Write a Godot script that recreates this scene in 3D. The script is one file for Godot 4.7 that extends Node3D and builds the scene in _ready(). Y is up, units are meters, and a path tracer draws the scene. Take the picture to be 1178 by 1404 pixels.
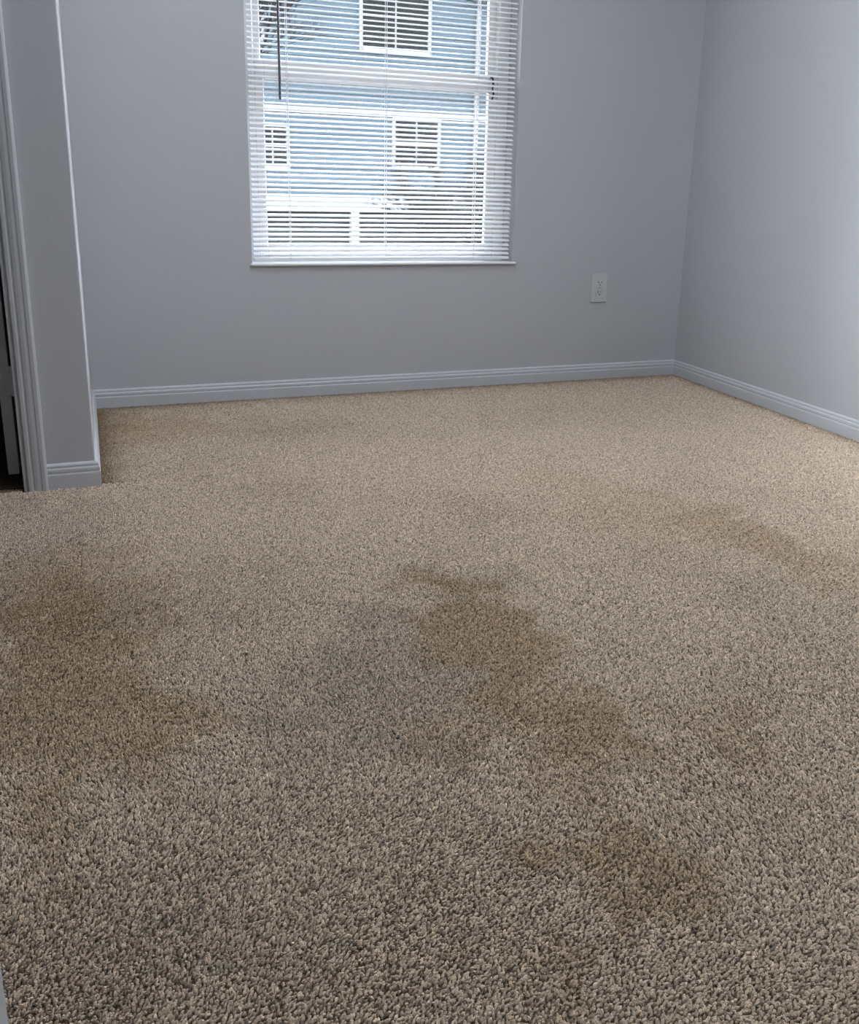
extends Node3D
# An empty carpeted bedroom with one blind-covered window. x runs along the window wall, z towards the viewer, metres.

const BACK := -3.274      # inner face of the window wall
const CEIL := 2.44
const OPEN_L := 0.588
const OPEN_R := 1.611
const OPEN_B := 0.4815
const OPEN_T := 1.80
const FACE := -2.352      # face of the closet wall
var M := {}
var rng := RandomNumberGenerator.new()
var taken := {}

# ------------------------------------------------------------------ helpers
func lin(r: float, g: float, b: float) -> Color:
	return Color(r, g, b).linear_to_srgb()

func mat(c: Color, rough := 0.6, spec := 0.4) -> StandardMaterial3D:
	var m := StandardMaterial3D.new()
	m.albedo_color = c
	m.roughness = rough
	m.metallic_specular = spec
	return m

func noise_tex(freq: float, size: int, seed_: int, normal := false, strength := 1.0, octaves := 3) -> NoiseTexture2D:
	var n := FastNoiseLite.new()
	n.noise_type = FastNoiseLite.TYPE_SIMPLEX_SMOOTH
	n.frequency = freq
	n.seed = seed_
	n.fractal_octaves = octaves
	var t := NoiseTexture2D.new()
	t.width = size
	t.height = size
	t.seamless = true
	t.noise = n
	t.as_normal_map = normal
	t.bump_strength = strength
	return t

func mb() -> SurfaceTool:
	var st := SurfaceTool.new()
	st.begin(Mesh.PRIMITIVE_TRIANGLES)
	return st

func tri(st: SurfaceTool, a: Vector3, b: Vector3, c: Vector3, out: Vector3) -> void:
	var n := (b - a).cross(c - a)
	if n.length_squared() < 1e-18:
		return
	if n.dot(out) < 0.0:
		var t := b
		b = c
		c = t
		n = -n
	n = n.normalized()
	for p in [a, c, b]:      # front faces run clockwise
		st.set_normal(n)
		st.add_vertex(p)

func quad(st: SurfaceTool, a: Vector3, b: Vector3, c: Vector3, d: Vector3, out: Vector3) -> void:
	tri(st, a, b, c, out)
	tri(st, a, c, d, out)

# a box with chamfered edges, in the axes of a transform
func box(st: SurfaceTool, lo: Vector3, hi: Vector3, ch := 0.0, xf := Transform3D.IDENTITY) -> void:
	var mid := (lo + hi) / 2.0
	var h := (hi - lo) / 2.0
	var c := minf(ch, minf(h.x, minf(h.y, h.z)) * 0.9)
	var P := func(s: Vector3, axis: int) -> Vector3:
		var v := Vector3(h.x * s.x, h.y * s.y, h.z * s.z)
		for k in 3:
			if k != axis:
				v[k] -= c * s[k]
		return xf * (mid + v)
	for axis in 3:
		var u := (axis + 1) % 3
		var w := (axis + 2) % 3
		for s in [-1.0, 1.0]:
			var q := []
			for k in [[-1, -1], [1, -1], [1, 1], [-1, 1]]:
				var d := Vector3.ZERO
				d[axis] = s
				d[u] = k[0]
				d[w] = k[1]
				q.append(P.call(d, axis))
			var o := Vector3.ZERO
			o[axis] = s
			quad(st, q[0], q[1], q[2], q[3], xf.basis * o)
	if c <= 0.0:
		return
	for axis in 3:
		var u := (axis + 1) % 3
		var w := (axis + 2) % 3
		for su in [-1.0, 1.0]:
			for sw in [-1.0, 1.0]:
				var a := Vector3.ZERO
				a[u] = su
				a[w] = sw
				var b := a
				a[axis] = -1.0
				b[axis] = 1.0
				var o := Vector3.ZERO
				o[u] = su
				o[w] = sw
				quad(st, P.call(a, u), P.call(b, u), P.call(b, w), P.call(a, w), xf.basis * o)
	for sx in [-1.0, 1.0]:
		for sy in [-1.0, 1.0]:
			for sz in [-1.0, 1.0]:
				var s := Vector3(sx, sy, sz)
				tri(st, P.call(s, 0), P.call(s, 1), P.call(s, 2), xf.basis * s)

# a closed profile (u, v) pushed from a to b; t0 and t1 slide the ends by u (mitres)
func extrude(st: SurfaceTool, prof: Array, a: Vector3, b: Vector3, U: Vector3, V: Vector3, t0 := 0.0, t1 := 0.0) -> void:
	var d := (b - a).normalized()
	var area := 0.0
	var n := prof.size()
	for i in n:
		var p: Vector2 = prof[i]
		var q: Vector2 = prof[(i + 1) % n]
		area += p.x * q.y - q.x * p.y
	var A := []
	var B := []
	for p in prof:
		A.append(a + U * p.x + V * p.y + d * (p.x * t0))
		B.append(b + U * p.x + V * p.y + d * (p.x * t1))
	for i in n:
		var j := (i + 1) % n
		var e: Vector2 = prof[j] - prof[i]
		var o2 := Vector2(e.y, -e.x) * signf(area)
		quad(st, A[i], A[j], B[j], B[i], U * o2.x + V * o2.y)
	var flat := PackedVector2Array(prof)
	var idx := Geometry2D.triangulate_polygon(flat)
	for i in range(0, idx.size(), 3):
		tri(st, A[idx[i]], A[idx[i + 1]], A[idx[i + 2]], -d)
		tri(st, B[idx[i]], B[idx[i + 1]], B[idx[i + 2]], d)

# a round bar through points, radius per point, smooth
func tube(st: SurfaceTool, pts: Array, rad: Array, sides := 8, caps := true) -> void:
	var rings := []
	var norms := []
	for i in pts.size():
		var d: Vector3 = (pts[mini(i + 1, pts.size() - 1)] - pts[maxi(i - 1, 0)]).normalized()
		var s := d.cross(Vector3.UP if absf(d.y) < 0.9 else Vector3.RIGHT).normalized()
		var t := d.cross(s)
		var ring := []
		var nn := []
		for k in sides:
			var an := TAU * k / sides
			var o := s * cos(an) + t * sin(an)
			nn.append(o)
			ring.append(pts[i] + o * rad[i])
		rings.append(ring)
		norms.append(nn)
	for i in pts.size() - 1:
		for k in sides:
			var l := (k + 1) % sides
			var vs := [rings[i][k], rings[i + 1][k], rings[i + 1][l], rings[i][k], rings[i + 1][l], rings[i][l]]
			var ns := [norms[i][k], norms[i + 1][k], norms[i + 1][l], norms[i][k], norms[i + 1][l], norms[i][l]]
			for q in 6:
				st.set_normal(ns[q])
				st.add_vertex(vs[q])
	if caps:
		for e in [0, pts.size() - 1]:
			var o: Vector3 = pts[0] - pts[1] if e == 0 else pts[e] - pts[e - 1]
			for k in range(1, sides - 1):
				tri(st, rings[e][0], rings[e][k], rings[e][k + 1], o)

func numbered(called: String) -> String:
	var k: int = taken.get(called, -1) + 1
	taken[called] = k
	return called if k == 0 else "%s_%03d" % [called, k]

func obj(called: String, st: SurfaceTool, m: Material, parent: Node = self) -> MeshInstance3D:
	return put(called, st.commit(), m, parent)

func put(called: String, mesh: Mesh, m: Material, parent: Node = self) -> MeshInstance3D:
	var o := MeshInstance3D.new()
	o.mesh = mesh
	o.material_override = m
	o.cast_shadow = GeometryInstance3D.SHADOW_CASTING_SETTING_ON
	if parent == self:
		o.name = numbered(called)
	else:
		var n := 0
		for c in parent.get_children():
			if str(c.name) == called or str(c.name).begins_with(called + "_0") or str(c.name).begins_with(called + "_1"):
				n += 1
		o.name = called if n == 0 else "%s_%03d" % [called, n]
	parent.add_child(o, true)
	return o

func thing(called: String, label: String, category: String, at := Vector3.ZERO, group := "") -> Node3D:
	var o := Node3D.new()
	o.name = numbered(called)
	add_child(o)
	o.position = at
	tag(o, label, category, group)
	return o

func tag(o: Node, label: String, category := "", group := "", kind := "") -> void:
	o.set_meta("label", label)
	if category:
		o.set_meta("category", category)
	if group:
		o.set_meta("group", group)
	if kind:
		o.set_meta("kind", kind)

func struct(called: String, st: SurfaceTool, m: Material, label: String, category: String) -> MeshInstance3D:
	var o := obj(called, st, m)
	tag(o, label, category, "", "structure")
	return o

# ------------------------------------------------------------------ scene
func _ready() -> void:
	rng.seed = 7
	view_and_light()
	materials()
	shell()
	carpet()
	trim()
	window()
	blind()
	closet_door()
	entry_door()
	outlet()
	neighbour()
	trees()
	ceiling_lamp(Vector3(0.66, CEIL, -2.20), 1.30, "square white lamp panel lit on the ceiling beside the window nook, out of view")
	ceiling_lamp(Vector3(1.20, CEIL, -0.85), 2.3, "second square lamp panel added on the ceiling near the viewer to lift the light, out of view")  # added fill for the near floor and the wall end
	added_hall_spot(Vector3(-1.08, 1.40, 1.36), Vector3(2.3, 1.15, -1.8), 24.0)

func view_and_light() -> void:
	var cam := Camera3D.new()
	cam.name = "camera"
	cam.transform = Transform3D(Basis(
		Vector3(0.9334156, 0.01731023, 0.35837923),
		Vector3(0.07949961, 0.9640303, -0.25362452),
		Vector3(-0.34987873, 0.2652281, 0.89846476)).orthonormalized(), Vector3(0, 0.710, 0))
	cam.projection = Camera3D.PROJECTION_FRUSTUM
	cam.keep_aspect = Camera3D.KEEP_HEIGHT
	cam.near = 0.05
	cam.far = 200.0
	cam.size = 2.0 * cam.near * 702.0 / 1241.1
	cam.frustum_offset = Vector2(0, -83.0 / 1241.1 * cam.near)
	add_child(cam)
	cam.current = true
	var e := Environment.new()
	e.background_mode = Environment.BG_SKY
	var sm := ProceduralSkyMaterial.new()     # overcast
	sm.sky_top_color = Color(0.86, 0.90, 0.96)
	sm.sky_horizon_color = Color(0.90, 0.93, 0.97)
	sm.ground_horizon_color = Color(0.55, 0.56, 0.57)
	sm.ground_bottom_color = Color(0.40, 0.40, 0.40)
	sm.sky_energy_multiplier = 1.0
	e.sky = Sky.new()
	e.sky.sky_material = sm
	e.background_energy_multiplier = 34.0
	e.tonemap_mode = Environment.TONE_MAPPER_LINEAR
	e.tonemap_exposure = 1.0
	e.sdfgi_enabled = true
	e.ssao_enabled = true
	e.ssil_enabled = true
	var we := WorldEnvironment.new()
	we.name = "world"
	we.environment = e
	add_child(we)

func materials() -> void:
	var peel := noise_tex(0.045, 512, 3, true, 2.0, 3)
	var w := mat(lin(0.50, 0.508, 0.525), 0.62, 0.35)
	w.normal_enabled = true
	w.normal_texture = peel
	w.normal_scale = 0.12
	w.uv1_triplanar = true
	w.uv1_world_triplanar = true
	w.uv1_scale = Vector3.ONE * 2.5
	M.wall = w
	M.ceiling = mat(lin(0.75, 0.75, 0.75), 0.8, 0.3)
	M.trim = mat(lin(0.56, 0.575, 0.595), 0.35, 0.5)
	M.vinyl = mat(lin(0.90, 0.91, 0.92), 0.35, 0.5)
	M.slat = mat(lin(0.90, 0.91, 0.92), 0.4, 0.5)
	M.slat.backlight = Color(1.0, 1.0, 1.0)
	M.cord = mat(lin(0.85, 0.86, 0.86), 0.7, 0.3)
	M.wand = mat(lin(0.10, 0.10, 0.105), 0.25, 0.5)
	M.dark_metal = mat(lin(0.06, 0.06, 0.06), 0.4, 0.5)
	M.plate = mat(lin(0.56, 0.57, 0.585), 0.35, 0.5)
	M.slot = mat(lin(0.03, 0.03, 0.03), 0.6, 0.3)
	M.door = mat(lin(0.48, 0.50, 0.51), 0.45, 0.5)
	M.closet = mat(lin(0.055, 0.04, 0.028), 0.8, 0.2)  # shade of the unlit closet painted into this colour
	var g := StandardMaterial3D.new()
	g.albedo_color = Color(0.5, 0.52, 0.53, 0.04)
	g.transparency = BaseMaterial3D.TRANSPARENCY_ALPHA
	g.roughness = 0.02
	g.metallic_specular = 0.5
	M.glass = g
	# carpet backing seen between the tufts
	var f := mat(lin(0.20, 0.155, 0.115), 0.95, 0.1)
	var nt := noise_tex(0.12, 1024, 11, false, 1.0, 3)
	var ramp := Gradient.new()
	ramp.colors = PackedColorArray([Color(0.55, 0.55, 0.55), Color(1, 1, 1)])
	nt.color_ramp = ramp
	f.albedo_texture = nt
	f.uv1_triplanar = true
	f.uv1_world_triplanar = true
	f.uv1_scale = Vector3.ONE * 1.5
	M.floor = f
	var pile := mat(Color.WHITE, 0.95, 0.15)
	pile.vertex_color_use_as_albedo = true
	pile.rim_enabled = true
	pile.rim = 0.3
	M.pile = pile

func shell() -> void:
	var st := mb()
	box(st, Vector3(-2.2, -0.15, -5.4), Vector3(3.0, 0.0, 2.6))
	struct("floor", st, M.floor, "worn beige cut pile carpet floor with brown and grey stains", "floor")
	st = mb()
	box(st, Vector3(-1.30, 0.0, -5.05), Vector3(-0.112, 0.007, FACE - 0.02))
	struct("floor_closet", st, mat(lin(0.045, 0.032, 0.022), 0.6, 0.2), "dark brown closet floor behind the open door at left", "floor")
	st = mb()
	box(st, Vector3(-2.2, CEIL, -5.4), Vector3(3.0, CEIL + 0.12, 2.6))
	struct("ceiling", st, M.ceiling, "plain white ceiling above the bedroom, out of view", "ceiling")
	# window wall
	st = mb()
	var zo := BACK - 0.15
	box(st, Vector3(-0.1, 0, zo), Vector3(OPEN_L, CEIL, BACK))
	box(st, Vector3(OPEN_R, 0, zo), Vector3(2.62, CEIL, BACK))
	box(st, Vector3(OPEN_L, 0, zo), Vector3(OPEN_R, OPEN_B, BACK))
	box(st, Vector3(OPEN_L, OPEN_T, zo), Vector3(OPEN_R, CEIL, BACK))
	struct("wall_back", st, M.wall, "grey-white wall around the window with the outlet in it", "wall")
	# right wall, slightly out of square
	st = mb()
	var a := Vector3(2.418, 0, BACK - 0.02)
	var b := rw(0.17)
	var d := (b - a).normalized()
	var o := Vector3(-d.z, 0, d.x)     # outwards
	if o.x < 0.0:
		o = -o
	extrude(st, [Vector2(0, 0), Vector2(0.15, 0), Vector2(0.15, CEIL), Vector2(0, CEIL)], a, b, o, Vector3.UP)
	struct("wall_right", st, M.wall, "plain bright wall on the right side without any opening", "wall")
	# partition between the window nook and the closet, its end face towards the viewer
	st = mb()
	var poly := PackedVector2Array([Vector2(-0.10, BACK), Vector2(0.021, BACK), Vector2(0.0095, FACE - 0.005), Vector2(0.0085, FACE - 0.0015), Vector2(0.006, FACE), Vector2(-0.150, FACE), Vector2(-0.150, FACE - 0.115), Vector2(-0.10, FACE - 0.115)])
	prism(st, poly, 0.0, CEIL)
	struct("wall_left", st, M.wall, "short grey wall end standing between the closet doorway and the window nook", "wall")
	# the wall over and beyond the closet doorway, then the room's far left, out of view
	st = mb()
	box(st, Vector3(-0.93, 2.05, FACE - 0.115), Vector3(-0.150, CEIL, FACE))
	box(st, Vector3(-1.25, 0, FACE - 0.115), Vector3(-0.93, CEIL, FACE))
	struct("wall_closet", st, M.wall, "grey wall over and beyond the closet doorway, out of view", "wall")
	st = mb()
	box(st, Vector3(-1.40, 0, FACE - 0.115), Vector3(-1.25, CEIL, 0.32))
	struct("wall_far_left", st, M.wall, "plain grey wall left of the viewer, out of view", "wall")
	# wall behind the viewer with the doorway to the hall
	st = mb()
	box(st, Vector3(-1.25, 0, 0.17), Vector3(-0.13, CEIL, 0.32))
	box(st, Vector3(0.72, 0, 0.17), Vector3(2.3, CEIL, 0.32))
	box(st, Vector3(-0.13, 2.05, 0.17), Vector3(0.72, CEIL, 0.32))
	struct("wall_front", st, M.wall, "grey wall with the entry doorway behind the viewer", "wall")
	# hall beyond it
	st = mb()
	box(st, Vector3(-1.40, 0, 2.0), Vector3(2.3, CEIL, 2.15))
	box(st, Vector3(-1.40, 0, 0.32), Vector3(-1.25, CEIL, 2.0))
	box(st, Vector3(2.15, 0, 0.32), Vector3(2.3, CEIL, 2.0))
	struct("wall_hall", st, M.wall, "grey walls of the hall behind the viewer", "wall")
	# closet: a deep unlit space, its darkness put into the wall colour
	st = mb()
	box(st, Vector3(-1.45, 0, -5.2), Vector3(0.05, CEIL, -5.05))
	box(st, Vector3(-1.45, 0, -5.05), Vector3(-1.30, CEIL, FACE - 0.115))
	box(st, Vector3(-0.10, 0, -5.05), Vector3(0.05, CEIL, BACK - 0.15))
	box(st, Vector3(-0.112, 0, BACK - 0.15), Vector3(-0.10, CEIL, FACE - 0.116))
	struct("wall_closet_inside", st, M.closet, "walls inside the closet behind the open door, its darkness painted in as dark brown", "wall")

# a point of the right wall's face at depth z
func rw(z: float) -> Vector3:
	return Vector3(2.418 + (2.284 - 2.418) * (z - BACK) / (-2.095 - BACK), 0, z)

func prism(st: SurfaceTool, poly: PackedVector2Array, y0: float, y1: float) -> void:
	var prof := []
	for p in poly:
		prof.append(Vector2(p.x, p.y))
	extrude(st, prof, Vector3(0, y0, 0), Vector3(0, y1, 0), Vector3(1, 0, 0), Vector3(0, 0, 1))

# ------------------------------------------------------------------ carpet
const STAINS := [[0, 0.6, -1.2, 0.1, 0.28, 1.0], [0, 0.63, -1.39, 0.08, 0.16, 0.5], [0, -0.06, -1.38, 0.13, 0.3, 1.0], [0, 0.07, -1.16, 0.06, 0.13, 0.7],
	[0, -0.09, -1.03, 0.07, 0.09, 0.6], [0, 0.51, -0.68, 0.07, 0.08, 0.9], [0, 0.37, -0.61, 0.04, 0.05, 0.6], [0, 1.37, -1.5, 0.1, 0.3, 0.7],
	[0, 0.56, -0.88, 0.08, 0.14, 0.4], [0, 0.79, -0.9, 0.06, 0.1, 0.5], [0, 0.43, -0.99, 0.07, 0.07, 0.6], [0, 0.1, -2.93, 0.3, 0.2, 0.7],
	[0, 1.18, -1.76, 0.16, 0.28, 0.3], [0, -0.05, -1.73, 0.14, 0.22, 0.5],
	[1, 0.42, -1.23, 0.12, 0.22, 1.0], [1, 0.27, -1.11, 0.11, 0.13, 0.8], [1, 0.65, -1.45, 0.11, 0.14, 0.5], [1, 0.04, -0.74, 0.15, 0.07, 0.5],
	[1, 0.59, -1.06, 0.03, 0.05, 0.6], [1, 1.19, -1.13, 0.12, 0.23, 0.4], [1, -0.11, -2.08, 0.16, 0.2, 0.6]]

func tuft_mesh(k: int) -> ArrayMesh:
	# a short twisted yarn end: five sides, leaning over, with a blunt frayed tip
	var r := RandomNumberGenerator.new()
	r.seed = 100 + k
	var st := mb()
	var rings := []
	var hs := [0.0, 0.35, 0.72, 1.0]
	var rs := [0.75, 0.95, 1.0, 0.55]
	for i in 4:
		var ring := []
		for j in 5:
			var an: float = TAU * j / 5.0 + hs[i] * 1.3
			var q: float = rs[i] * r.randf_range(0.75, 1.2)
			ring.append(Vector3(cos(an) * q + 0.9 * hs[i] * hs[i], hs[i] * r.randf_range(0.92, 1.06), sin(an) * q))
		rings.append(ring)
	var top := Vector3(1.15, 1.08, 0)
	for i in 3:
		for j in 5:
			var l := (j + 1) % 5
			var mid := Vector3(0.9 * hs[i] * hs[i], 0, 0)
			var o: Vector3 = rings[i][j] + rings[i + 1][l] - mid * 2.0
			quad(st, rings[i][j], rings[i][l], rings[i + 1][l], rings[i + 1][j], Vector3(o.x, 0.2, o.z))
	for j in 5:
		tri(st, rings[3][j], rings[3][(j + 1) % 5], top, Vector3.UP)
	st.index()
	return st.commit()

func carpet() -> void:
	var fl: Node = get_node("floor")
	var warp := FastNoiseLite.new()
	warp.seed = 5
	warp.frequency = 3.0
	warp.fractal_octaves = 3
	var flow := FastNoiseLite.new()
	flow.seed = 21
	flow.frequency = 1.6
	flow.fractal_octaves = 2
	var clump := FastNoiseLite.new()
	clump.seed = 33
	clump.frequency = 32.0
	clump.fractal_octaves = 2
	var base := Vector3(0.635, 0.52, 0.405)
	var brown := Vector3(0.68, 0.585, 0.45)
	var grey := Vector3(0.68, 0.70, 0.71)
	var buffers := [PackedFloat32Array(), PackedFloat32Array(), PackedFloat32Array()]
	var s := 0.0032
	var z := -3.258
	while z < -0.42:
		var x := maxf(0.12 * z - 0.30, -0.62)
		var xm := minf(rw(z).x - 0.014, -1.30 * z + 0.40)
		while x < xm:
			x += s
			var px := x + rng.randf_range(-0.5, 0.5) * s
			var pz := z + rng.randf_range(-0.5, 0.5) * s
			if px < 0.023 and pz < FACE + 0.013 and (px > -0.165 or pz < FACE - 0.02):
				continue
			# colour: base, stains, flecks
			var sb := 0.0
			var sg := 0.0
			var wx := px + 0.10 * warp.get_noise_2d(px * 2.0, pz * 2.0)
			var wz := pz + 0.16 * warp.get_noise_2d(px * 2.0 + 9.0, pz * 2.0)
			for t in STAINS:
				var dx: float = (wx - t[1]) / t[3]
				var dz: float = (wz - t[2]) / t[4]
				var q := dx * dx + dz * dz
				if q < 4.0:
					var v: float = t[5] / (1.0 + exp(3.2 * (q - 0.85)))
					if t[0] == 0:
						sb += v
					else:
						sg += v
			# darker, browner band along the foot of the walls
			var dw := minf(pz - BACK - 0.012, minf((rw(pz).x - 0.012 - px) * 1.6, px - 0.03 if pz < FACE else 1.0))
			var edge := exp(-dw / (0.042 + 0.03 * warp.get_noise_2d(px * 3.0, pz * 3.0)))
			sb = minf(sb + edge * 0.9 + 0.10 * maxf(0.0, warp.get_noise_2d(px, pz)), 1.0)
			sg = minf(sg, 1.0)
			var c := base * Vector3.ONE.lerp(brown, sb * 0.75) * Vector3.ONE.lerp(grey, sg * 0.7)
			var along := px * 0.7 - pz * 0.7      # yarn rows run slantwise
			var across := px * 0.7 + pz * 0.7
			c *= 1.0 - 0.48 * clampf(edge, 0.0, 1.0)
			var cl := clump.get_noise_2d(along * 1.2, across * 3.2)
			var grain := clump.get_noise_2d(px * 3.0 + 50.0, pz * 3.0)
			var fleck := rng.randf()
			c *= 1.0 + 0.16 * rng.randf_range(-1.0, 1.0) + 0.16 * cl + 0.38 * grain
			if fleck < 0.13:
				c *= 0.55
			elif fleck > 0.93:
				c *= 1.25
			# shape: lean follows the nap
			var an := 0.8 + 1.8 * flow.get_noise_2d(px, pz) + rng.randfn() * 0.8
			var hgt := 0.0044 * (1.0 + 0.20 * rng.randfn() + 0.30 * cl)
			var rad := 0.0017 * rng.randf_range(0.8, 1.2)
			var bs := Basis(Vector3.UP, an) * Basis.from_scale(Vector3(rad, clampf(hgt, 0.0025, 0.007), rad))
			var k := rng.randi() % 3
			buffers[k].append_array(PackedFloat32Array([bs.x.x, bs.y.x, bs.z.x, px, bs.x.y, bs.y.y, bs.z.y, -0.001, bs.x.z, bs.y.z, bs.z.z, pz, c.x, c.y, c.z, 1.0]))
		z += s
	for k in 3:
		var mm := MultiMesh.new()
		mm.transform_format = MultiMesh.TRANSFORM_3D
		mm.use_colors = true
		mm.mesh = tuft_mesh(k)
		mm.instance_count = buffers[k].size() / 16
		mm.buffer = buffers[k]
		var mi := MultiMeshInstance3D.new()
		mi.name = "carpet_pile" if k == 0 else "carpet_pile_%03d" % k
		mi.multimesh = mm
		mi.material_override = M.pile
		mi.set_meta("kind", "stuff")
		fl.add_child(mi, true)

# ------------------------------------------------------------------ trim
const BASE_PROFILE := [Vector2(0, 0), Vector2(0.012, 0), Vector2(0.012, 0.036), Vector2(0.0112, 0.0385), Vector2(0.0098, 0.0395), Vector2(0.0096, 0.0420), Vector2(0.0108, 0.0440), Vector2(0.0104, 0.0500), Vector2(0.0090, 0.0525), Vector2(0.0074, 0.0540), Vector2(0.0072, 0.0560), Vector2(0.0080, 0.0575), Vector2(0.0070, 0.0610), Vector2(0.0035, 0.0640), Vector2(0, 0.0650)]

func trim() -> void:
	var up := Vector3.UP
	var st := mb()
	extrude(st, BASE_PROFILE, Vector3(0.021, 0.002, BACK), Vector3(2.418, 0.002, BACK), Vector3(0, 0, 1), up, 1.0, -1.0)
	struct("baseboard_back", st, M.trim, "white moulded baseboard along the foot of the window wall", "baseboard")
	st = mb()
	var a := rw(BACK)
	var b := rw(0.17)
	a.y = 0.002
	b.y = 0.002
	var d := (b - a).normalized()
	var inw := Vector3(d.z, 0, -d.x)
	if inw.x > 0.0:
		inw = -inw
	extrude(st, BASE_PROFILE, a, b, inw, up, 1.0, 0.0)
	struct("baseboard_right", st, M.trim, "white moulded baseboard along the foot of the right wall", "baseboard")
	st = mb()
	var c0 := Vector3(0.009, 0.002, FACE)
	extrude(st, BASE_PROFILE, Vector3(-0.1035, 0.002, FACE), c0, Vector3(0, 0, 1), up, 0.0, 1.0)
	var rd := (Vector3(0.021, 0.002, BACK) - c0).normalized()
	extrude(st, BASE_PROFILE, c0, Vector3(0.021, 0.002, BACK), Vector3(-rd.z, 0, rd.x), up, -1.0, 0.0)
	struct("baseboard_left", st, M.trim, "white moulded baseboard wrapping the short wall end", "baseboard")
	# casing of the closet doorway, and its jamb
	var prof := [Vector2(0, 0), Vector2(0, 0.0075), Vector2(0.003, 0.0105), Vector2(0.009, 0.0115), Vector2(0.0115, 0.0095), Vector2(0.014, 0.0095), Vector2(0.017, 0.0125), Vector2(0.024, 0.0145), Vector2(0.031, 0.0145), Vector2(0.034, 0.0165), Vector2(0.0415, 0.0175), Vector2(0.0455, 0.0155), Vector2(0.0470, 0.0120), Vector2(0.0470, 0)]
	var cas := Node3D.new()
	cas.name = "trim_1"
	add_child(cas)
	tag(cas, "white moulded casing and jamb round the closet doorway at left", "door casing", "", "structure")
	st = mb()
	extrude(st, prof, Vector3(-0.1505, 0.0, FACE), Vector3(-0.1505, 2.06, FACE), Vector3(1, 0, 0), Vector3(0, 0, 1), 0.0, 1.0)
	obj("side_casing", st, M.trim, cas)
	st = mb()
	extrude(st, prof, Vector3(-0.930, 0.0, FACE), Vector3(-0.930, 2.06, FACE), Vector3(-1, 0, 0), Vector3(0, 0, 1), 0.0, 1.0)
	obj("side_casing", st, M.trim, cas)
	st = mb()
	extrude(st, prof, Vector3(-0.930, 2.06, FACE), Vector3(-0.1505, 2.06, FACE), up, Vector3(0, 0, 1), -1.0, 1.0)
	obj("head_casing", st, M.trim, cas)
	st = mb()
	box(st, Vector3(-0.1605, 0, FACE - 0.125), Vector3(-0.1500, 2.05, FACE + 0.002), 0.0015)
	obj("jamb", st, M.trim, cas)

# ------------------------------------------------------------------ window
func window() -> void:
	var w := Node3D.new()
	w.name = "window_1"
	add_child(w)
	tag(w, "white vinyl single hung window behind the mini blind", "window", "", "structure")
	var zi := BACK - 0.098     # room face of the frame
	var zo := BACK - 0.152
	var st := mb()
	box(st, Vector3(OPEN_L, OPEN_B, zo), Vector3(OPEN_L + 0.046, OPEN_T, zi), 0.003)
	obj("side_frame", st, M.vinyl, w)
	st = mb()
	box(st, Vector3(OPEN_R - 0.046, OPEN_B, zo), Vector3(OPEN_R, OPEN_T, zi), 0.003)
	obj("side_frame", st, M.vinyl, w)
	st = mb()
	box(st, Vector3(OPEN_L + 0.046, OPEN_B, zo), Vector3(OPEN_R - 0.046, OPEN_B + 0.022, zi), 0.003)
	obj("sill_frame", st, M.vinyl, w)
	st = mb()
	box(st, Vector3(OPEN_L + 0.046, OPEN_T - 0.045, zo), Vector3(OPEN_R - 0.046, OPEN_T, zi), 0.003)
	obj("head_frame", st, M.vinyl, w)
	# lower sash, nearer the room, and upper sash behind it
	var l := OPEN_L + 0.046
	var r := OPEN_R - 0.046
	sash(w, l, r, OPEN_B + 0.022, 1.176, zi - 0.026, zi - 0.004, 0.034, 0.058)
	sash(w, l, r, 1.120, OPEN_T - 0.045, zi - 0.052, zi - 0.030, 0.030, 0.045)
	st = mb()                  # the latch on the lower sash
	box(st, Vector3(1.535, 1.168, zi - 0.004), Vector3(1.541, 1.180, zi + 0.010), 0.001)
	tube(st, [Vector3(1.540, 1.176, zi + 0.008), Vector3(1.543, 1.150, zi + 0.010), Vector3(1.541, 1.132, zi + 0.009), Vector3(1.546, 1.112, zi + 0.009), Vector3(1.539, 1.088, zi + 0.008)], [0.003, 0.004, 0.003, 0.004, 0.003], 6)
	var la := obj("latch", st, M.dark_metal, w)
	la.set_meta("label", "small dark latch hook at the right end of the meeting rail")
	# sill board
	st = mb()
	box(st, Vector3(OPEN_L - 0.006, OPEN_B + 0.0005, BACK - 0.10), Vector3(OPEN_R + 0.010, OPEN_B + 0.0095, BACK + 0.014), 0.003)
	obj("sill_board", st, M.vinyl, w)


func sash(w: Node3D, l: float, r: float, b: float, t: float, z0: float, z1: float, side: float, rail: float) -> void:
	var s := Node3D.new()
	var n := 0
	for c in w.get_children():
		if str(c.name).begins_with("sash"):
			n += 1
	s.name = "sash" if n == 0 else "sash_%03d" % n
	w.add_child(s)
	var st := mb()
	box(st, Vector3(l, b, z0), Vector3(l + side, t, z1), 0.003)
	obj("stile", st, M.vinyl, s)
	st = mb()
	box(st, Vector3(r - side, b, z0), Vector3(r, t, z1), 0.003)
	obj("stile", st, M.vinyl, s)
	st = mb()
	box(st, Vector3(l + side, b, z0), Vector3(r - side, b + rail * 0.75, z1), 0.003)
	obj("rail", st, M.vinyl, s)
	st = mb()
	box(st, Vector3(l + side, t - rail, z0), Vector3(r - side, t, z1), 0.003)
	obj("rail", st, M.vinyl, s)
	st = mb()
	var zm := (z0 + z1) / 2.0
	box(st, Vector3(l + side, b + rail * 0.75, zm - 0.002), Vector3(r - side, t - rail, zm + 0.002))
	obj("glass_pane", st, M.glass, s)

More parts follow.
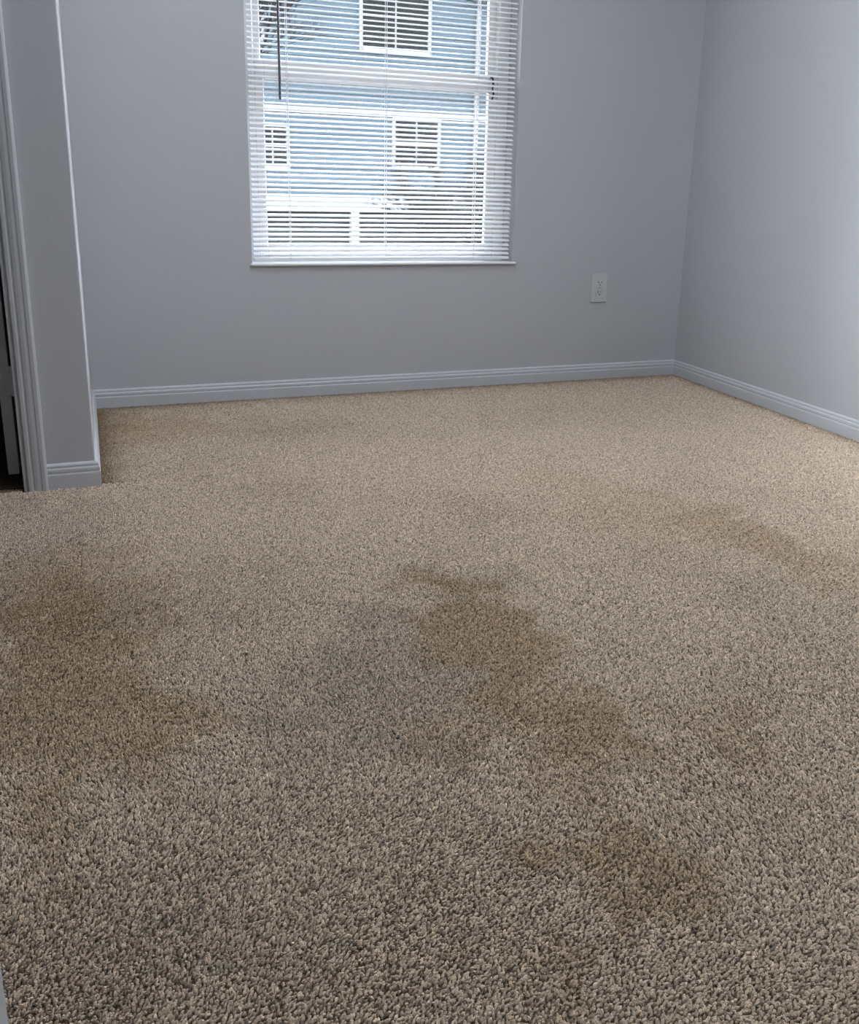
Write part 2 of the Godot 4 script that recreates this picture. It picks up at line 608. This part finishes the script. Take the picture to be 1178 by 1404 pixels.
func blind() -> void:
	var zb := BACK - 0.016
	var t := thing("mini_blind", "white horizontal mini blind hanging in the window", "blind", Vector3(0, OPEN_B + 0.0165, zb))
	var y0 := OPEN_B + 0.0165
	var xl := OPEN_L + 0.010
	var xr := OPEN_R - 0.014
	var st := mb()
	box(st, Vector3(xl - 0.004, OPEN_T - 0.030 - y0, -0.014), Vector3(xr + 0.004, OPEN_T - 0.002 - y0, 0.014), 0.002)
	obj("headrail", st, M.slat, t)
	st = mb()
	box(st, Vector3(xl - 0.002, 0.002, -0.010), Vector3(xr + 0.002, 0.013, 0.010), 0.003)
	var rail := obj("bottom_rail", st, M.slat, t)
	for x in [0.731, 1.089, 1.445]:
		st = mb()
		tube(st, [Vector3(x, 0.0075, 0.0095), Vector3(x, 0.0075, 0.0125)], [0.004, 0.0032], 10)
		obj("cord_plug", st, M.cord, rail)
	# slats: curved strips, the room edge lower
	var pitch := 0.0169
	var tilt := deg_to_rad(24.5)
	st = mb()
	var hw := 0.0105
	var seg := 5
	var line := []
	var nrm := []
	for i in seg + 1:
		var u := -1.0 + 2.0 * i / seg
		var y := 0.0016 * (1.0 - u * u)
		line.append(Vector2(u * hw, y))
		nrm.append(Vector2(0.0032 * u / hw, 1.0).normalized())
	var th := 0.0004
	var B := Basis(Vector3.RIGHT, tilt)     # +z (room) edge goes down
	for side in [1.0, -1.0]:
		for i in seg:
			var vs := []
			var ns := []
			for k in [[xl, i], [xr, i], [xr, i + 1], [xl, i + 1]]:
				var p: Vector2 = line[k[1]]
				var n: Vector2 = nrm[k[1]]
				vs.append(B * Vector3(k[0], p.y + side * th / 2.0, p.x))
				ns.append(B * Vector3(0, n.y, n.x) * side)
			var order := [0, 1, 2, 0, 2, 3] if side > 0.0 else [0, 2, 1, 0, 3, 2]
			for q in order:
				st.set_normal(ns[q])
				st.add_vertex(vs[q])
	var slat := st.commit()
	var y := 0.0250
	var k := 0
	while y < OPEN_T - 0.040 - y0:
		var o := MeshInstance3D.new()
		o.mesh = slat
		o.material_override = M.slat
		o.name = "slat" if k == 0 else "slat_%03d" % k
		o.position = Vector3(0, y, 0)
		o.rotation = Vector3(rng.randf_range(-0.03, 0.03), 0, rng.randf_range(-0.0006, 0.0006))
		t.add_child(o, true)
		y += pitch
		k += 1
	for x in [0.731, 1.089, 1.445]:
		st = mb()
		for z in [-0.0102, 0.0108]:
			tube(st, [Vector3(x, 0.010, z), Vector3(x, OPEN_T - 0.03 - y0, z)], [0.0011, 0.0011], 6)
		tube(st, [Vector3(x + 0.003, 0.010, 0.0), Vector3(x + 0.003, OPEN_T - 0.03 - y0, 0.0)], [0.0008, 0.0008], 6)
		obj("ladder_cord", st, M.cord, t)
	st = mb()
	tube(st, [Vector3(0.700, 1.038 - y0, 0.030), Vector3(0.700, 1.045 - y0, 0.030), Vector3(0.700, 1.72 - y0, 0.026)], [0.0042, 0.0046, 0.0040], 6)
	tube(st, [Vector3(0.700, 1.72 - y0, 0.026), Vector3(0.700, 1.745 - y0, 0.024), Vector3(0.700, 1.775 - y0, 0.012)], [0.0015, 0.0015, 0.0015], 6)
	var wd := obj("tilt_wand", st, M.wand, t)
	wd.set_meta("label", "dark tilt wand hanging at the left of the blind")

# ------------------------------------------------------------------ doors
func closet_door() -> void:
	var d := Node3D.new()
	d.name = "door_1"
	add_child(d)
	d.position = Vector3(-0.2, 0, -2.45)
	tag(d, "grey-white closet door standing open, seen edge on beside the dark gap", "door", "", "structure")
	var st := mb()
	box(st, Vector3(0.000, 0.020, -0.74), Vector3(0.0265, 2.03, 0.0), 0.0015)
	obj("door_panel", st, M.door, d)
	for y in [0.262, 1.02, 1.80]:
		var h := mb()
		box(h, Vector3(0.016, y - 0.037, -0.001), Vector3(0.0395, y + 0.037, 0.0015), 0.0006)
		tube(h, [Vector3(0.0325, y - 0.038, 0.003), Vector3(0.0325, y + 0.038, 0.003)], [0.0042, 0.0042], 10)
		obj("hinge", h, M.door, d)

func entry_door() -> void:
	var d := Node3D.new()
	d.name = "door_2"
	add_child(d)
	d.position = Vector3(-0.089, 0, 0.15)
	tag(d, "white entry door standing open, its edge in the lower left corner", "door", "", "structure")
	var st := mb()
	box(st, Vector3(-0.036, 0.018, -0.75), Vector3(0, 2.03, 0.0), 0.002)
	obj("door_panel", st, M.door, d)
	for sx in [0.001, -0.037]:
		st = mb()
		var s := 1.0 if sx > 0.0 else -1.0
		tube(st, [Vector3(sx, 0.95, -0.69), Vector3(sx + 0.006 * s, 0.95, -0.69), Vector3(sx + 0.008 * s, 0.95, -0.69), Vector3(sx + 0.03 * s, 0.95, -0.69), Vector3(sx + 0.036 * s, 0.95, -0.69), Vector3(sx + 0.052 * s, 0.95, -0.69), Vector3(sx + 0.058 * s, 0.95, -0.69)], [0.030, 0.030, 0.011, 0.011, 0.026, 0.026, 0.016], 16)
		obj("door_knob", st, M.dark_metal, d)

func outlet() -> void:
	var t := thing("wall_outlet", "white duplex outlet plate low on the wall right of the window", "outlet", Vector3(2.011, 0.382, BACK))
	var st := mb()
	box(st, Vector3(-0.038, -0.0585, 0), Vector3(0.038, 0.0585, 0.0055), 0.0025)
	obj("plate", st, M.plate, t)
	for s in [1.0, -1.0]:
		st = mb()
		var pts := []
		for i in 20:
			var an := TAU * i / 20.0
			pts.append(Vector2(0.0172 * cos(an), clampf(0.0172 * sin(an), -0.0138, 0.0138) + 0.0195 * s))
		extrude(st, pts, Vector3(0, 0, 0.005), Vector3(0, 0, 0.0072), Vector3(1, 0, 0), Vector3(0, 1, 0))
		var rec := obj("receptacle", st, M.plate, t)
		st = mb()
		box(st, Vector3(-0.0080, 0.0195 * s + 0.000, 0.0065), Vector3(-0.0055, 0.0195 * s + 0.009, 0.0075))
		box(st, Vector3(0.0055, 0.0195 * s + 0.001, 0.0065), Vector3(0.0078, 0.0195 * s + 0.008, 0.0075))
		tube(st, [Vector3(0, 0.0195 * s - 0.0065, 0.0065), Vector3(0, 0.0195 * s - 0.0065, 0.0075)], [0.0026, 0.0026], 10)
		obj("slots", st, M.slot, rec)
	st = mb()
	tube(st, [Vector3(0, 0, 0.005), Vector3(0, 0, 0.0066), Vector3(0, 0, 0.0072)], [0.0036, 0.0034, 0.0018], 12)
	obj("screw", st, M.plate, t)

# ------------------------------------------------------------------ outside
func neighbour() -> void:
	var siding := mat(lin(0.028, 0.039, 0.046), 0.7, 0.0)
	var white := mat(lin(0.10, 0.104, 0.107), 0.6, 0.0)
	var pane := mat(lin(0.004, 0.0045, 0.005), 0.25, 0.08)
	var grey := mat(lin(0.0105, 0.0112, 0.0118), 0.8, 0.0)
	var roof := mat(lin(0.03, 0.03, 0.032), 0.9, 0.0)
	var z := -23.0
	var t := thing("apartment_building", "pale blue sided apartment building with white trim across the yard", "building", Vector3(7, -3.2, z))
	var lo := Vector3(-11, 0, -9)
	var hi := Vector3(11, 9.6, 0)
	var st := mb()
	box(st, lo, hi)
	obj("wall", st, siding, t)
	st = mb()                              # lapped boards
	var y := 4.05
	while y < 9.5:
		extrude(st, [Vector2(0, 0), Vector2(0.022, 0), Vector2(0.006, 0.16), Vector2(0, 0.16)], Vector3(-11, y, 0), Vector3(11, y, 0), Vector3(0, 0, 1), Vector3.UP)
		y += 0.16
	var sd := obj("siding", st, siding, t)
	sd.set_meta("kind", "stuff")
	for b in [[3.66, 4.05, 0.30], [5.95, 6.10, 0.06], [9.35, 9.7, 0.5]]:
		st = mb()
		box(st, Vector3(-11.1, b[0], 0), Vector3(11.1, b[1], b[2]), 0.01)
		obj("trim_band", st, white, t)
	st = mb()                              # ground floor wall behind the porch
	box(st, Vector3(-10.9, 0, 0), Vector3(10.9, 3.66, 0.05))
	obj("porch_wall", st, grey, t)
	for x in [-7.3, -3.8, -0.28, 3.2, 6.7]:
		st = mb()
		box(st, Vector3(x - 0.11, 0, 0.10), Vector3(x + 0.11, 3.66, 0.30), 0.015)
		obj("porch_post", st, white, t)
	for x in [3.06, -6.2]:
		st = mb()
		box(st, Vector3(x - 0.06, 3.6, 0.02), Vector3(x + 0.06, 9.4, 0.12), 0.02)
		obj("downspout", st, white, t)
	st = mb()
	extrude(st, [Vector2(0.6, 9.6), Vector2(-4.5, 11.8), Vector2(-9.6, 9.6)], Vector3(-11.3, 0, 0), Vector3(11.3, 0, 0), Vector3(0, 0, 1), Vector3.UP)
	obj("roof", st, roof, t)
	# [x0, x1, y0, y1] in the building's axes
	for r in [[-2.62, -1.95, 4.72, 5.60], [0.86, 2.0, 4.80, 5.92], [-6.4, -5.3, 4.8, 5.9], [5.2, 6.3, 4.8, 5.9], [0.0, 1.7, 7.55, 9.0], [-4.2, -2.5, 7.55, 9.0], [5.0, 6.7, 7.55, 9.0]]:
		st = mb()
		var x0: float = r[0]
		var x1: float = r[1]
		var y0: float = r[2]
		var y1: float = r[3]
		box(st, Vector3(x0 - 0.09, y0 - 0.1, 0.0), Vector3(x0, y1 + 0.1, 0.07), 0.01)
		box(st, Vector3(x1, y0 - 0.1, 0.0), Vector3(x1 + 0.09, y1 + 0.1, 0.07), 0.01)
		box(st, Vector3(x0, y0 - 0.1, 0.0), Vector3(x1, y0, 0.09), 0.01)
		box(st, Vector3(x0, y1, 0.0), Vector3(x1, y1 + 0.1, 0.07), 0.01)
		box(st, Vector3(x0, (y0 + y1) / 2.0 - 0.025, 0.0), Vector3(x1, (y0 + y1) / 2.0 + 0.025, 0.06), 0.01)
		box(st, Vector3((x0 + x1) / 2.0 - 0.02, y0, 0.0), Vector3((x0 + x1) / 2.0 + 0.02, y1, 0.055), 0.01)
		var wn := obj("window", st, white, t)
		st = mb()
		box(st, Vector3(x0, y0, 0.0), Vector3(x1, y1, 0.04))
		obj("pane", st, pane, wn)
	st = mb()
	box(st, Vector3(-40, -3.6, -60), Vector3(60, -3.2, -3.44))
	struct("ground", st, mat(lin(0.03, 0.031, 0.027), 0.95, 0.0), "grey green winter lawn between the buildings", "ground")

func branch(st: SurfaceTool, a: Vector3, dir: Vector3, len_: float, rad: float, depth: int, r: RandomNumberGenerator) -> void:
	var pts := [a]
	var rr := [rad]
	var p := a
	var d := dir
	var steps := 4 if depth > 1 else 3
	for i in steps:
		d = (d + Vector3(r.randf_range(-0.28, 0.28), r.randf_range(-0.12, 0.22), r.randf_range(-0.28, 0.28))).normalized()
		p += d * len_ / steps
		pts.append(p)
		rr.append(rad * lerpf(1.0, 0.45, float(i + 1) / steps))
	tube(st, pts, rr, 5 if rad > 0.02 else 3, false)
	if depth == 0:
		return
	var kids := 6 if depth > 2 else 5
	for k in kids:
		var f := r.randf_range(0.3, 1.0)
		var at: Vector3 = pts[clampi(int(f * steps), 1, steps)]
		var nd := (d + Vector3(r.randf_range(-1, 1), r.randf_range(-0.3, 0.9), r.randf_range(-1, 1)) * 0.95).normalized()
		branch(st, at, nd, len_ * r.randf_range(0.5, 0.75), rad * 0.66, depth - 1, r)

func trees() -> void:
	var bark := mat(lin(0.007, 0.0066, 0.0064), 0.9, 0.0)
	var spots := [[Vector3(5.85, -3.2, -12.0), 2.6, 41, 1.75, 0.024], [Vector3(2.3, -3.2, -15.6), 6.0, 42, 2.9, 0.025], [Vector3(9.7, -3.2, -17.2), 5.8, 43, 3.2, 0.026]]
	var labels := ["bare tree nearest the window, at the right of the yard", "bare tree before the left end of the blue building", "bare tree close to the blue building's right end"]
	for i in 3:
		var r := RandomNumberGenerator.new()
		r.seed = spots[i][2]
		var t := thing("bare_tree", labels[i], "tree", spots[i][0], "bare trees in the yard")
		var h: float = spots[i][1]
		var st := mb()
		tube(st, [Vector3(0, -0.1, 0), Vector3(0.05, h * 0.5, 0.04), Vector3(0.02, h, 0.0)], [0.13, 0.10, 0.085], 10)
		obj("trunk", st, bark, t)
		for k in 6:
			st = mb()
			var an := TAU * k / 6.0 + r.randf_range(-0.3, 0.3)
			branch(st, Vector3(0.02, h * r.randf_range(0.82, 1.0), 0), Vector3(cos(an), r.randf_range(0.5, 1.6), sin(an)).normalized(), spots[i][3], spots[i][4], 4, r)
			obj("branch", st, bark, t)

# flush square panel on the ceiling, above the frame
func ceiling_lamp(at: Vector3, energy: float, label: String) -> void:
	var t := thing("ceiling_lamp", label, "lamp", at, "ceiling lamp panels")
	var st := mb()
	box(st, Vector3(-0.28, -0.035, -0.28), Vector3(0.28, 0, 0.28), 0.004)
	obj("base", st, M.plate, t)
	var glow := mat(Color(0.9, 0.9, 0.9), 0.5, 0.3)
	glow.emission_enabled = true
	glow.emission = Color(0.95, 0.97, 1.0)
	glow.emission_energy_multiplier = 1.5
	st = mb()
	box(st, Vector3(-0.26, -0.045, -0.26), Vector3(0.26, -0.035, 0.26), 0.004)
	obj("lamp_panel", st, glow, t)
	var l := AreaLight3D.new()
	l.name = "lamp_light"
	l.light_color = Color(0.95, 0.97, 1.0)
	l.light_energy = energy
	l.area_size = Vector2(0.52, 0.52)
	l.area_range = 12.0
	l.area_attenuation = 2.0
	l.shadow_enabled = true
	t.add_child(l)
	l.position = Vector3(0, -0.05, 0)
	l.rotation = Vector3(-PI / 2, 0, 0)

# an added, unseen spot in the hall, brightening the right wall through the doorway
func added_hall_spot(at: Vector3, to: Vector3, energy: float) -> void:
	var t := thing("added_hall_spotlight", "unseen round spotlight added in the hall behind the viewer to brighten the right wall", "lamp", at)
	t.look_at_from_position(at, to)
	var st := mb()
	tube(st, [Vector3(0, 0, 0.14), Vector3(0, 0, 0.12), Vector3(0, 0, 0.02), Vector3(0, 0, 0.0)], [0.05, 0.09, 0.20, 0.21], 24)
	obj("lamp_shade", st, M.plate, t)
	var glow := mat(Color(0.9, 0.9, 0.9), 0.5, 0.3)
	glow.emission_enabled = true
	glow.emission = Color(0.95, 0.97, 1.0)
	glow.emission_energy_multiplier = 1.5
	st = mb()
	tube(st, [Vector3(0, 0, 0.0), Vector3(0, 0, -0.01), Vector3(0, 0, -0.014)], [0.20, 0.19, 0.01], 24)
	obj("bulb", st, glow, t)
	st = mb()
	tube(st, [Vector3(0, 0, 0.13), Vector3(-0.10, 0, 0.20)], [0.015, 0.015], 10)
	obj("arm", st, M.plate, t)
	var l := SpotLight3D.new()
	l.name = "lamp_light"
	l.light_color = Color(0.95, 0.97, 1.0)
	l.light_energy = energy
	l.light_size = 0.20
	l.spot_range = 12.0
	l.spot_attenuation = 2.0
	l.spot_angle = 20.0
	l.spot_angle_attenuation = 0.8
	l.shadow_enabled = true
	t.add_child(l)
	l.position = Vector3(0, 0, -0.24)
